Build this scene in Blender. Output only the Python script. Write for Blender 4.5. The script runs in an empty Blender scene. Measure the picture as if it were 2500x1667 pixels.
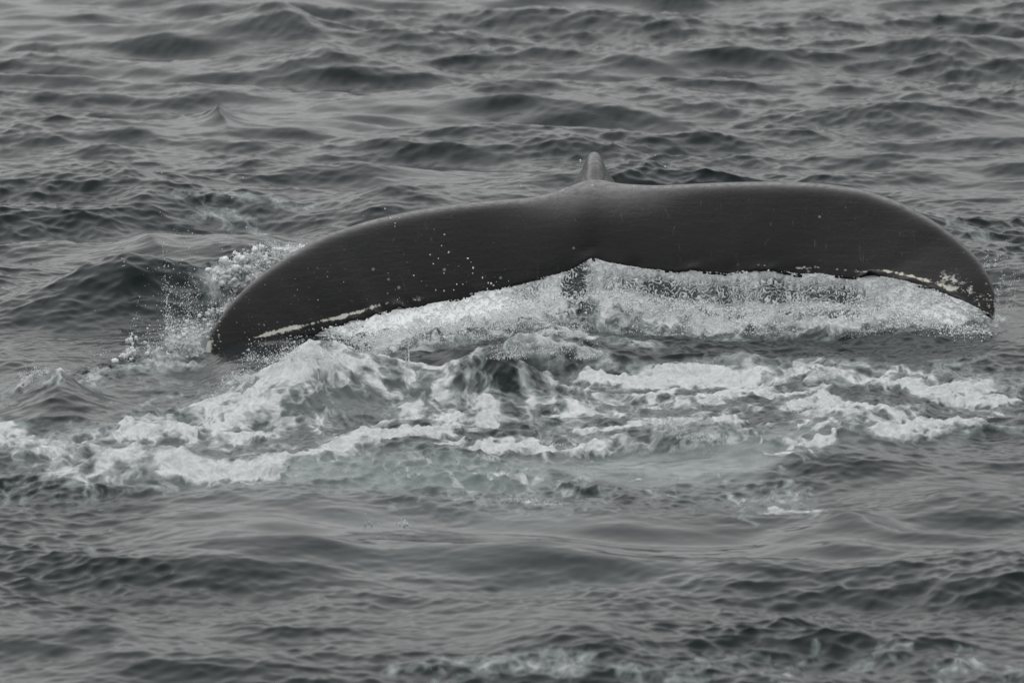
import bpy, math, random
import numpy as np
from mathutils import Vector
random.seed(3)
RNG = np.random.default_rng(11)
scene = bpy.context.scene
COL = scene.collection

# ------------------------------------------------------------------ camera
CAM_H = 7.2
PITCH = math.radians(9.6)
FPX = 300.0 / 36.0 * 2500.0
cam_d = bpy.data.cameras.new('camera')
cam = bpy.data.objects.new('camera', cam_d)
COL.objects.link(cam)
cam.location = (0, 0, CAM_H)
cam.rotation_euler = (math.pi / 2 - PITCH, 0, 0)
cam_d.lens = 300.0
cam_d.sensor_width = 36.0
cam_d.clip_start = 0.5
cam_d.clip_end = 20000
cam_d.dof.use_dof = True
cam_d.dof.focus_distance = 43.6
cam_d.dof.aperture_fstop = 4.8
scene.camera = cam

# ------------------------------------------------------------------ sky, sun, exposure
SUN_EL, SUN_AZ = math.radians(52), math.radians(-25)     # azimuth from +Y towards +X
world = bpy.data.worlds.new('World')
scene.world = world
world.use_nodes = True
wn, wl = world.node_tree.nodes, world.node_tree.links
wn.clear()
w_out = wn.new('ShaderNodeOutputWorld')
w_bg = wn.new('ShaderNodeBackground')
w_sky = wn.new('ShaderNodeTexSky')
w_sky.sky_type = 'NISHITA'
w_sky.sun_disc = False
w_sky.sun_elevation = SUN_EL
w_sky.sun_rotation = SUN_AZ
w_sky.dust_density = 4.0
w_hsv = wn.new('ShaderNodeHueSaturation')
w_hsv.inputs['Saturation'].default_value = 0.12
w_tc = wn.new('ShaderNodeTexCoord')
w_sep = wn.new('ShaderNodeSeparateXYZ')
w_ramp = wn.new('ShaderNodeMapRange')
w_ramp.inputs['From Min'].default_value = 0.0
w_ramp.inputs['From Max'].default_value = 1.0
w_ramp.inputs['To Min'].default_value = 5.1
w_ramp.inputs['To Max'].default_value = 11.0
w_noise = wn.new('ShaderNodeTexNoise')
w_noise.inputs['Scale'].default_value = 3.0
w_noise.inputs['Detail'].default_value = 5.0
w_cl = wn.new('ShaderNodeMapRange')
w_cl.inputs['From Min'].default_value = 0.3
w_cl.inputs['From Max'].default_value = 0.7
w_cl.inputs['To Min'].default_value = 0.82
w_cl.inputs['To Max'].default_value = 1.15
w_mul = wn.new('ShaderNodeMath'); w_mul.operation = 'MULTIPLY'
w_comb = wn.new('ShaderNodeCombineColor')
w_mix = wn.new('ShaderNodeMix'); w_mix.data_type = 'RGBA'
w_mix.inputs[0].default_value = 0.8
wl.new(w_tc.outputs['Generated'], w_sep.inputs[0])
wl.new(w_sep.outputs['Z'], w_ramp.inputs['Value'])
wl.new(w_tc.outputs['Generated'], w_noise.inputs['Vector'])
wl.new(w_noise.outputs[0], w_cl.inputs['Value'])
wl.new(w_ramp.outputs[0], w_mul.inputs[0]); wl.new(w_cl.outputs[0], w_mul.inputs[1])
for k, tint in enumerate((0.985, 1.0, 1.015)):
    w_t = wn.new('ShaderNodeMath'); w_t.operation = 'MULTIPLY'; w_t.inputs[1].default_value = tint
    wl.new(w_mul.outputs[0], w_t.inputs[0]); wl.new(w_t.outputs[0], w_comb.inputs[k])
wl.new(w_sky.outputs[0], w_hsv.inputs['Color'])
wl.new(w_hsv.outputs[0], w_mix.inputs[6])
wl.new(w_comb.outputs[0], w_mix.inputs[7])
wl.new(w_mix.outputs[2], w_bg.inputs['Color'])
w_bg.inputs['Strength'].default_value = 0.10
wl.new(w_bg.outputs[0], w_out.inputs['Surface'])

sun_d = bpy.data.lights.new('sun', 'SUN')
sun_d.energy = 0.8
sun_d.angle = math.radians(100)
sun_d.color = (1.0, 0.98, 0.95)
sun = bpy.data.objects.new('sun', sun_d)
COL.objects.link(sun)
sdir = Vector((math.sin(SUN_AZ) * math.cos(SUN_EL), math.cos(SUN_AZ) * math.cos(SUN_EL), math.sin(SUN_EL)))
sun.rotation_euler = sdir.to_track_quat('Z', 'Y').to_euler()

scene.view_settings.view_transform = 'Standard'
scene.view_settings.look = 'None'
scene.view_settings.gamma = 1.0
scene.view_settings.exposure = 0.12
scene.view_settings.use_curve_mapping = False
scene.render.engine = 'CYCLES'
scene.cycles.max_bounces = 8
scene.cycles.use_denoising = True
scene.cycles.denoiser = 'OPENIMAGEDENOISE'
scene.cycles.denoising_input_passes = 'RGB_ALBEDO_NORMAL'

# ------------------------------------------------------------------ helpers
def ray(px, py):
    a = (px - 1250.0) / FPX
    b = -(py - 833.5) / FPX
    return np.array([a, math.cos(PITCH) + b * math.sin(PITCH), -math.sin(PITCH) + b * math.cos(PITCH)])

def ground(px, py, z=0.0):
    d = ray(px, py); t = (z - CAM_H) / d[2]
    return d[0] * t, d[1] * t

def point(px, py, y):
    d = ray(px, py); t = y / d[1]
    return np.array([d[0] * t, y, CAM_H + d[2] * t])

def tag(o, label=None, category=None, group=None, kind=None):
    if label: o['label'] = label
    if category: o['category'] = category
    if group: o['group'] = group
    if kind: o['kind'] = kind
    return o

def sstep(a, b, x):
    t = np.clip((x - a) / (b - a), 0, 1)
    return t * t * (3 - 2 * t)

def new_mesh(name, co, faces_idx, mat, normals=None, attrs=None):
    """faces_idx (n,4) quads or (n,3) tris"""
    me = bpy.data.meshes.new(name)
    n, k = faces_idx.shape
    me.vertices.add(len(co)); me.loops.add(n * k); me.polygons.add(n)
    me.vertices.foreach_set('co', co.astype(np.float32).ravel())
    me.loops.foreach_set('vertex_index', faces_idx.astype(np.int32).ravel())
    me.polygons.foreach_set('loop_start', (np.arange(n) * k).astype(np.int32))
    me.polygons.foreach_set('use_smooth', np.ones(n, bool))
    me.update(calc_edges=True)
    for an, av in (attrs or {}).items():
        a = me.attributes.new(an, 'FLOAT', 'POINT')
        a.data.foreach_set('value', av.astype(np.float32).ravel())
    if normals is not None:
        me.normals_split_custom_set_from_vertices(normals.astype(np.float32))
    me.materials.append(mat)
    o = bpy.data.objects.new(name, me)
    COL.objects.link(o)
    return o

# tiles of band-limited noise made in the frequency domain
def wave_tile(N, L, lam_lo, lam_hi, peak, slope_exp, direction, spread, iso, seed, rms):
    r = np.random.default_rng(seed)
    k = np.fft.fftfreq(N, d=L / N) * 2 * np.pi
    KX, KY = np.meshgrid(k, k)
    K = np.hypot(KX, KY); K[0, 0] = 1
    lam = 2 * np.pi / K
    kp = 2 * np.pi / peak
    amp = K ** (-slope_exp) * np.exp(-0.6 * (kp / K) ** 2)
    amp *= sstep(lam_lo * 0.8, lam_lo * 1.3, lam) * (1 - sstep(lam_hi * 0.8, lam_hi * 1.2, lam))
    ct = np.abs((KX * math.cos(direction) + KY * math.sin(direction)) / K)
    amp *= (ct ** spread) * (1 - iso) + iso
    amp[0, 0] = 0
    H = np.fft.fft2(r.standard_normal((N, N))) * amp
    h = np.real(np.fft.ifft2(H))
    s = rms / h.std()
    dx = np.real(np.fft.ifft2(-1j * KX / K * H)) * s
    dy = np.real(np.fft.ifft2(-1j * KY / K * H)) * s
    return h * s, dx, dy

def cubic_w(t):
    return np.stack([(1 - t) ** 3 / 6, (3 * t ** 3 - 6 * t ** 2 + 4) / 6,
                     (-3 * t ** 3 + 3 * t ** 2 + 3 * t + 1) / 6, t ** 3 / 6])

def sample_sep(tile, L, xs, ys):
    """smooth separable sampling of a wrapped tile on a rectilinear grid -> (len(ys), len(xs))"""
    N = tile.shape[0]
    gx = (xs / L * N); ix = np.floor(gx).astype(int); wx = cubic_w(gx - ix)
    gy = (ys / L * N); iy = np.floor(gy).astype(int); wy = cubic_w(gy - iy)
    t = sum(tile[(iy + j - 1) % N, :] * wy[j][:, None] for j in range(4))
    return sum(t[:, (ix + j - 1) % N] * wx[j][None, :] for j in range(4))

def sample_at(tile, L, x, y):
    N = tile.shape[0]
    gx = x / L * N; ix = np.floor(gx).astype(int); tx = gx - ix
    gy = y / L * N; iy = np.floor(gy).astype(int); ty = gy - iy
    a = tile[iy % N, ix % N] * (1 - tx) + tile[iy % N, (ix + 1) % N] * tx
    b = tile[(iy + 1) % N, ix % N] * (1 - tx) + tile[(iy + 1) % N, (ix + 1) % N] * tx
    return a * (1 - ty) + b * ty

# ------------------------------------------------------------------ materials
def mat_new(name):
    m = bpy.data.materials.new(name)
    m.use_nodes = True
    nt = m.node_tree
    return m, nt.nodes, nt.links, nt.nodes['Principled BSDF']

def node(n, t, **kw):
    o = n.new(t)
    for k, v in kw.items():
        if k in ('operation', 'data_type', 'feature', 'distance', 'blend_type', 'attribute_name', 'noise_dimensions', 'noise_type'):
            setattr(o, k, v)
        else:
            o.inputs[k.replace('_', ' ')].default_value = v
    return o

def math_n(n, l, op, a, b=None, c=None, clamp=False):
    o = n.new('ShaderNodeMath'); o.operation = op; o.use_clamp = clamp
    for i, v in enumerate((a, b, c)):
        if v is None: continue
        if isinstance(v, (int, float)): o.inputs[i].default_value = v
        else: l.new(v, o.inputs[i])
    return o.outputs[0]

def mapr(n, l, v, a, b, c=0.0, d=1.0, smooth=True):
    o = n.new('ShaderNodeMapRange')
    o.interpolation_type = 'SMOOTHSTEP' if smooth else 'LINEAR'
    l.new(v, o.inputs['Value'])
    o.inputs['From Min'].default_value = a; o.inputs['From Max'].default_value = b
    o.inputs['To Min'].default_value = c; o.inputs['To Max'].default_value = d
    return o.outputs[0]

def mixc(n, l, f, a, b):
    o = n.new('ShaderNodeMix'); o.data_type = 'RGBA'
    if isinstance(f, (int, float)): o.inputs[0].default_value = f
    else: l.new(f, o.inputs[0])
    for i, v in ((6, a), (7, b)):
        if isinstance(v, tuple): o.inputs[i].default_value = v + (1,)
        else: l.new(v, o.inputs[i])
    return o.outputs[2]

def noise_n(n, l, vec, scale, detail=4, rough=0.55, lac=2.0, dist=0.0):
    o = n.new('ShaderNodeTexNoise')
    o.inputs['Scale'].default_value = scale; o.inputs['Detail'].default_value = detail
    o.inputs['Roughness'].default_value = rough; o.inputs['Lacunarity'].default_value = lac
    o.inputs['Distortion'].default_value = dist
    l.new(vec, o.inputs['Vector'])
    return o

def vscale(n, l, vec, s):
    o = n.new('ShaderNodeMapping')
    l.new(vec, o.inputs['Vector'])
    o.inputs['Scale'].default_value = s
    return o.outputs[0]

DEEP = (0.009, 0.015, 0.016)
MILK = (0.19, 0.222, 0.22)
FOAMC = (0.86, 0.88, 0.88)

def sea_material():
    m, n, l, p = mat_new('sea_water')
    geo = n.new('ShaderNodeNewGeometry')
    pos = geo.outputs['Position']
    af = n.new('ShaderNodeAttribute'); af.attribute_name = 'foam'
    am = n.new('ShaderNodeAttribute'); am.attribute_name = 'milk'
    ar = n.new('ShaderNodeAttribute'); ar.attribute_name = 'ripple'
    al = n.new('ShaderNodeAttribute'); al.attribute_name = 'lace'
    foam, milk, rip, lace = af.outputs['Fac'], am.outputs['Fac'], ar.outputs['Fac'], al.outputs['Fac']
    # warped position: foam is drawn out by the swirling water
    wv = noise_n(n, l, vscale(n, l, pos, (1, 0.55, 1)), 3.2, 3, 0.55)
    sub = n.new('ShaderNodeVectorMath'); sub.operation = 'SUBTRACT'
    l.new(wv.outputs['Color'], sub.inputs[0]); sub.inputs[1].default_value = (0.5, 0.5, 0.5)
    sc = n.new('ShaderNodeVectorMath'); sc.operation = 'SCALE'
    l.new(sub.outputs[0], sc.inputs[0]); sc.inputs['Scale'].default_value = 0.42
    add = n.new('ShaderNodeVectorMath'); add.operation = 'ADD'
    l.new(pos, add.inputs[0]); l.new(sc.outputs[0], add.inputs[1])
    wp = add.outputs[0]
    wps = vscale(n, l, wp, (1.0, 0.42, 1.0))
    n1 = noise_n(n, l, wps, 9.0, 9, 0.62).outputs[0]
    n2 = noise_n(n, l, wps, 34.0, 5, 0.6).outputs[0]
    nn = math_n(n, l, 'ADD', math_n(n, l, 'MULTIPLY', n1, 0.66), math_n(n, l, 'MULTIPLY', n2, 0.34))
    nn = math_n(n, l, 'SUBTRACT', nn, 0.5)
    v = n.new('ShaderNodeTexVoronoi'); v.feature = 'DISTANCE_TO_EDGE'
    v.inputs['Scale'].default_value = 7.0
    l.new(wps, v.inputs['Vector'])
    cell = mapr(n, l, v.outputs['Distance'], 0.02, 0.28, 0.5, -0.5)
    v2 = n.new('ShaderNodeTexVoronoi'); v2.feature = 'DISTANCE_TO_EDGE'
    v2.inputs['Scale'].default_value = 19.0
    l.new(wps, v2.inputs['Vector'])
    cell2 = mapr(n, l, v2.outputs['Distance'], 0.02, 0.3, 0.5, -0.5)
    cellm = math_n(n, l, 'ADD', math_n(n, l, 'MULTIPLY', cell, 0.65), math_n(n, l, 'MULTIPLY', cell2, 0.35))
    pat = math_n(n, l, 'ADD', math_n(n, l, 'MULTIPLY', nn, 2.1), math_n(n, l, 'MULTIPLY', math_n(n, l, 'MULTIPLY', cellm, lace), 0.85))
    body = math_n(n, l, 'ADD', foam, math_n(n, l, 'MULTIPLY', pat, 0.72))
    gate = mapr(n, l, foam, 0.02, 0.16)
    fm = math_n(n, l, 'MULTIPLY', mapr(n, l, body, 0.38, 0.98), gate)
    # thin veil of bubbles round the foam
    veil = math_n(n, l, 'MULTIPLY', mapr(n, l, body, 0.05, 0.60), 0.75)
    veil = math_n(n, l, 'MULTIPLY', veil, gate)
    mk = math_n(n, l, 'MAXIMUM', math_n(n, l, 'MULTIPLY', milk, mapr(n, l, n1, 0.3, 0.62, 0.70, 1.0)), veil, clamp=True)
    c1 = mixc(n, l, mk, DEEP, MILK)
    grey = mapr(n, l, n2, 0.3, 0.66, 0.55, 1.0)
    fcol = n.new('ShaderNodeMix'); fcol.data_type = 'RGBA'
    l.new(math_n(n, l, 'MULTIPLY', grey, mapr(n, l, body, 0.60, 1.10, 0.40, 1.0)), fcol.inputs[0]); fcol.inputs[6].default_value = (0.36, 0.385, 0.385, 1); fcol.inputs[7].default_value = FOAMC + (1,)
    c2 = mixc(n, l, fm, c1, fcol.outputs[2])
    l.new(c2, p.inputs['Base Color'])
    l.new(mapr(n, l, fm, 0, 1, 0.09, 0.6, False), p.inputs['Roughness'])
    p.inputs['IOR'].default_value = 1.158
    # fine ripples and bubble relief
    r1 = noise_n(n, l, vscale(n, l, pos, (1, 0.8, 1)), 26.0, 5, 0.6, dist=0.6).outputs[0]
    r2 = noise_n(n, l, pos, 150.0, 3, 0.6).outputs[0]
    hgt = math_n(n, l, 'MULTIPLY', math_n(n, l, 'MULTIPLY', r1, rip), 0.0028)
    hgt = math_n(n, l, 'ADD', hgt, math_n(n, l, 'MULTIPLY', math_n(n, l, 'MULTIPLY', r2, math_n(n, l, 'ADD', fm, math_n(n, l, 'MULTIPLY', foam, 0.5))), 0.010))
    hgt = math_n(n, l, 'ADD', hgt, math_n(n, l, 'MULTIPLY', fm, 0.006))
    b = n.new('ShaderNodeBump'); b.inputs['Strength'].default_value = 1.0
    b.inputs['Distance'].default_value = 1.0
    l.new(hgt, b.inputs['Height'])
    l.new(b.outputs[0], p.inputs['Normal'])
    return m

def skin_material():
    m, n, l, p = mat_new('wet_whale_skin')
    geo = n.new('ShaderNodeNewGeometry'); pos = geo.outputs['Position']
    a = n.new('ShaderNodeAttribute'); a.attribute_name = 'scar'
    t = n.new('ShaderNodeAttribute'); t.attribute_name = 'yellow'
    e = n.new('ShaderNodeAttribute'); e.attribute_name = 'edge'
    scar = a.outputs['Fac']
    n1 = noise_n(n, l, vscale(n, l, pos, (1, 0.6, 1.4)), 30, 8, 0.7).outputs[0]
    n0 = noise_n(n, l, pos, 2.2, 5, 0.6).outputs[0]
    n3 = noise_n(n, l, vscale(n, l, pos, (1, 0.6, 1.0)), 9, 3, 0.6).outputs[0]
    sm = math_n(n, l, 'ADD', scar, math_n(n, l, 'MULTIPLY', math_n(n, l, 'SUBTRACT', n1, 0.5), 3.0))
    sm = math_n(n, l, 'ADD', sm, math_n(n, l, 'MULTIPLY', math_n(n, l, 'SUBTRACT', n3, 0.5), 2.4))
    sm = math_n(n, l, 'MULTIPLY', mapr(n, l, sm, 0.52, 0.85), mapr(n, l, scar, 0.03, 0.2))
    base = mixc(n, l, mapr(n, l, n0, 0.3, 0.7), (0.0058, 0.0059, 0.0060), (0.0100, 0.0100, 0.0100))
    base = mixc(n, l, math_n(n, l, 'MULTIPLY', e.outputs['Fac'], 0.8), base, (0.008, 0.008, 0.008))
    # scattered light nicks and faint scratches
    v = n.new('ShaderNodeTexVoronoi'); v.inputs['Scale'].default_value = 9.0
    l.new(vscale(n, l, pos, (1.0, 0.35, 1.2)), v.inputs['Vector'])
    spot = mapr(n, l, v.outputs['Distance'], 0.04, 0.10, 1.0, 0.0)
    rnd = math_n(n, l, 'GREATER_THAN', v.outputs['Color'], 0.64)
    spot = math_n(n, l, 'MULTIPLY', math_n(n, l, 'MULTIPLY', spot, rnd), 0.55)
    base = mixc(n, l, spot, base, (0.30, 0.30, 0.29))
    wave = noise_n(n, l, vscale(n, l, pos, (14, 2.0, 3.0)), 2.2, 7, 0.68, dist=1.5).outputs[0]
    scr = math_n(n, l, 'MULTIPLY', mapr(n, l, wave, 0.62, 0.70), 0.22)
    base = mixc(n, l, scr, base, (0.2, 0.2, 0.19))
    sc = mixc(n, l, t.outputs['Fac'], (0.42, 0.42, 0.40), (0.56, 0.52, 0.41))
    col = mixc(n, l, sm, base, sc)
    l.new(col, p.inputs['Base Color'])
    r = noise_n(n, l, vscale(n, l, pos, (2, 1, 1)), 14, 6, 0.6).outputs[0]
    l.new(mapr(n, l, r, 0.3, 0.7, 0.12, 0.34), p.inputs['Roughness'])
    p.inputs['IOR'].default_value = 1.21
    g1 = noise_n(n, l, vscale(n, l, pos, (1.0, 0.45, 1.0)), 22, 7, 0.62, dist=0.8).outputs[0]
    g2 = noise_n(n, l, vscale(n, l, pos, (1.0, 0.2, 0.6)), 160, 3, 0.6).outputs[0]
    h = math_n(n, l, 'ADD', math_n(n, l, 'MULTIPLY', g1, 0.0034), math_n(n, l, 'MULTIPLY', g2, 0.0010))
    mp = n.new('ShaderNodeMapping'); l.new(pos, mp.inputs['Vector'])
    mp.inputs['Rotation'].default_value = (0, math.radians(35), 0); mp.inputs['Scale'].default_value = (2.0, 2.0, 14.0)
    g3 = noise_n(n, l, mp.outputs[0], 3.0, 5, 0.6, dist=0.5).outputs[0]
    h = math_n(n, l, 'ADD', h, math_n(n, l, 'MULTIPLY', g3, 0.0035))
    h = math_n(n, l, 'ADD', h, math_n(n, l, 'MULTIPLY', sm, 0.003))
    b = n.new('ShaderNodeBump'); b.inputs['Strength'].default_value = 0.7
    b.inputs['Distance'].default_value = 1.0
    l.new(h, b.inputs['Height']); l.new(b.outputs[0], p.inputs['Normal'])
    return m

def drop_material():
    m, n, l, p = mat_new('spray_droplets')
    oi = n.new('ShaderNodeNewGeometry')
    c = mixc(n, l, mapr(n, l, oi.outputs['Random Per Island'], 0, 1, 0, 1, False), (0.62, 0.65, 0.66), (0.9, 0.92, 0.92))
    l.new(c, p.inputs['Base Color'])
    p.inputs['Roughness'].default_value = 0.12
    p.inputs['IOR'].default_value = 1.333
    p.inputs['Transmission Weight'].default_value = 0.2
    return m

def curtain_material():
    m, n, l, p = mat_new('falling_water')
    geo = n.new('ShaderNodeNewGeometry'); pos = geo.outputs['Position']
    a = n.new('ShaderNodeAttribute'); a.attribute_name = 'foam'
    c = n.new('ShaderNodeAttribute'); c.attribute_name = 'crest'
    n1 = noise_n(n, l, vscale(n, l, pos, (1, 1, 0.6)), 45, 5, 0.65).outputs[0]
    f = math_n(n, l, 'ADD', a.outputs['Fac'], math_n(n, l, 'MULTIPLY', math_n(n, l, 'SUBTRACT', n1, 0.5), 0.6))
    f = math_n(n, l, 'ADD', f, math_n(n, l, 'MULTIPLY', math_n(n, l, 'SUBTRACT', c.outputs['Fac'], 0.2), 1.0))
    fm = mapr(n, l, f, 0.42, 0.95)
    col = mixc(n, l, fm, (0.07, 0.085, 0.087), (0.80, 0.82, 0.82))
    l.new(col, p.inputs['Base Color'])
    l.new(mapr(n, l, fm, 0, 1, 0.06, 0.35, False), p.inputs['Roughness'])
    p.inputs['IOR'].default_value = 1.333
    r2 = noise_n(n, l, pos, 120, 4, 0.6).outputs[0]
    b = n.new('ShaderNodeBump'); b.inputs['Strength'].default_value = 1.0
    b.inputs['Distance'].default_value = 0.003
    l.new(r2, b.inputs['Height']); l.new(b.outputs[0], p.inputs['Normal'])
    return m

M_SEA, M_SKIN, M_DROP, M_CURT = sea_material(), skin_material(), drop_material(), curtain_material()

# ------------------------------------------------------------------ sea: grid lines
def grow(start, step, end, ratio):
    out = []; v = start
    while v < end:
        step *= ratio; v += step; out.append(v)
    return out
XH = 3.55
xs_mid = np.arange(-XH, XH + 1e-6, 0.0098)
right = grow(XH, 0.0098, 1500.0, 1.09)
xs = np.concatenate([-np.array(right[::-1]), xs_mid, right])
ys_a = np.arange(33.2, 46.5, 0.0150)
ys_b = []
v, s = ys_a[-1], 0.0150
while v < 62: s = min(s * 1.004, 0.05); v += s; ys_b.append(v)
far = grow(ys_b[-1], s, 3000.0, 1.09)
near = [ys_a[0] - (q) for q in grow(0, 0.0150, 80.0, 1.09)]
ys = np.concatenate([np.array(near[::-1]), ys_a, ys_b, far])
NX, NY = len(xs), len(ys)
X, Y = np.meshgrid(xs, ys)
dX = np.gradient(xs); dY = np.gradient(ys)

# ---- wave fields
A, Adx, Ady = wave_tile(1024, 46.0, 0.30, 9.0, 1.9, 2.2, math.radians(82), 1.6, 0.22, 5, 0.042)
B, Bdx, Bdy = wave_tile(1024, 8.7, 0.045, 0.42, 0.36, 1.95, math.radians(100), 1.2, 0.4, 8, 0.0055)
F1 = wave_tile(1024, 11.0, 0.10, 8.0, 4.0, 1.6, 0, 0, 1, 21, 1.0)[0]      # broad patches
F2 = wave_tile(1024, 7.3, 0.02, 0.30, 0.25, 1.5, 0, 0, 1, 22, 1.0)[0]      # froth lumps
F3 = wave_tile(1024, 29.0, 1.5, 20.0, 6.0, 1.4, 0, 0, 1, 23, 1.0)[0]

fadeA = np.outer(1 - sstep(0.25, 0.9, dY), 1 - sstep(0.25, 0.9, dX))
fadeB = np.outer(1 - sstep(0.05, 0.14, dY), 1 - sstep(0.04, 0.10, dX))

def blob(cx, cy, rx, ry, rot=0.0, x=None, y=None, p=2.0):
    x = X if x is None else x; y = Y if y is None else y
    dx, dy = x - cx, y - cy
    c, s_ = math.cos(rot), math.sin(rot)
    a = (dx * c + dy * s_) / rx; b = (-dx * s_ + dy * c) / ry
    return np.exp(-(np.abs(a) ** p + np.abs(b) ** p))

# calmer water round the whale, where the tail has stirred the surface
wake = np.clip(blob(0.1, 41.2, 3.6, 3.4, p=4.0), 0, 1)
lc = ground(330, 745)
calm = (1 - 0.6 * blob(lc[0], lc[1], 0.9, 1.2, p=3.0)) * (1 - 0.62 * wake) * (1 - 0.42 * (1 - sstep(37.5, 40.5, Y))) * (1 - 0.24 * sstep(44.5, 48.0, Y))
slick = np.zeros_like(X)
for (px, py, rx, ry) in ((680, 1310, 0.70, 0.95), (1500, 1340, 1.3, 0.7), (1650, 1130, 0.6, 0.55), (2150, 1330, 0.8, 0.7), (650, 860, .35, .5)):
    gx, gy = ground(px, py)
    slick = np.maximum(slick, blob(gx, gy, rx, ry, p=4.0))
patch = sample_sep(F3, 29.0, xs, ys)
ripamp = np.clip(0.85 + 0.40 * patch, 0.25, 1.7)

Z = sample_sep(A, 46.0, xs + 17.0, ys + 11.0) * fadeA * calm
DX = sample_sep(Adx, 46.0, xs + 17.0, ys + 11.0) * fadeA * calm * -1.0
DY = sample_sep(Ady, 46.0, xs + 17.0, ys + 11.0) * fadeA * calm * -1.0
zb = sample_sep(B, 8.7, xs, ys)
bmod = fadeB * ripamp * (1 - 0.8 * slick) * (1 - 0.22 * sstep(44.5, 48.0, Y))
Z += zb * bmod
DX += sample_sep(Bdx, 8.7, xs, ys) * bmod * -0.9
DY += sample_sep(Bdy, 8.7, xs, ys) * bmod * -0.9
del zb

# ---- waves seen one by one: (px, py of the foot, height m, half width m, half depth m, turn, sharpness)
FEATURES = [
    (335, 745, 0.155, 0.26, 0.42, -0.15, 1.5), (320, 750, 0.07, 0.85, 0.45, 0, 2.0), (500, 735, 0.13, 0.35, 0.35, 0.0, 1.8), (180, 760, 0.09, 0.45, 0.40, 0.3, 1.8),
    (100, 990, 0.17, 0.20, 0.42, 0.0, 1.4), (200, 1030, 0.07, 0.36, 0.40, -0.3, 1.8),
    (755, 965, 0.20, 0.26, 0.55, 0.0, 1.8), (640, 1000, 0.10, 0.30, 0.50, 0.0, 2.0), (900, 960, 0.10, 0.30, 0.40, 0.0, 2.0),
    (1330, 948, 0.15, 0.26, 0.42, 0.0, 1.7), (1200, 950, 0.07, 0.35, 0.35, 0.0, 2.0),
    (1440, 880, 0.07, 0.35, 0.25, 0.0, 2.0), (1180, 880, 0.07, 0.5, 0.25, 0.0, 2.0),
    (120, 1165, 0.10, 0.55, 0.45, -0.2, 2.0), (1050, 1130, 0.06, 0.5, 0.5, 0.1, 2.0),
    (2050, 1120, 0.08, 0.55, 0.50, 0.1, 1.8), (1700, 1080, 0.07, 0.35, 0.4, 0.0, 2.0), (2080, 1060, 0.08, 0.30, 0.45, 0.0, 2.0),
    (2040, 1290, 0.06, 0.16, 0.35, 0.0, 1.6), (2400, 1240, 0.07, 0.5, 0.5, 0.2, 2.0),
    (600, 1300, 0.06, 0.55, 0.8, 0.0, 2.0), (2440, 1440, 0.09, 0.35, 0.5, 0.2, 1.8),
    (960, 505, 0.12, 0.45, 0.40, -0.1, 1.4), (450, 500, 0.10, 0.35, 0.4, 0.1, 1.5), (370, 615, 0.09, 0.15, 0.3, 0.0, 1.3),
    (690, 80, 0.17, 0.45, 0.7, 0.0, 1.3), (530, 300, 0.13, 0.10, 0.35, 0.0, 1.0), (80, 480, 0.12, 0.6, 0.5, 0.0, 1.6),
    (2440, 800, 0.05, 0.35, 0.4, 0.0, 2.0), (830, 150, 0.12, 0.25, 0.5, 0.0, 1.3), (2250, 560, 0.06, 0.3, 0.5, 0.0, 1.6),
    (1430, 1580, 0.05, 0.4, 0.4, 0.0, 1.6), (450, 1560, 0.06, 0.5, 0.4, 0.1, 1.5),
]
for (px, py, h, rx, ry, rot, p) in FEATURES:
    gx, gy = ground(px, py)
    wob = 0.10 * sample_sep(F3, 29.0, xs + px, ys)
    Z += h * blob(gx, gy, rx, ry, rot, X + wob, Y + wob, p)

for (px, py, rx_, lv_) in ((500, 892, 0.14, -0.028), (640, 890, 0.26, 0.050), (2430, 785, 0.30, -0.025)):
    gx, gy = ground(px, py)
    w_ = blob(gx, gy, rx_, 0.75, p=2.5)
    Z = Z * (1 - w_) + lv_ * w_
    DY *= (1 - w_)
# height lookup so that things are set on the water where it stands
def sea_z(x, y):
    j = np.clip(np.searchsorted(xs, x) - 1, 0, NX - 2); i = np.clip(np.searchsorted(ys, y) - 1, 0, NY - 2)
    return Z[i, j]

def on_sea(px, py):
    d = ray(px, py)
    t = (0.5 - CAM_H) / d[2]
    for _ in range(900):
        q = d * t
        if CAM_H + q[2] <= sea_z(q[0], q[1]): break
        t += 0.02
    return q[0], q[1]

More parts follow.
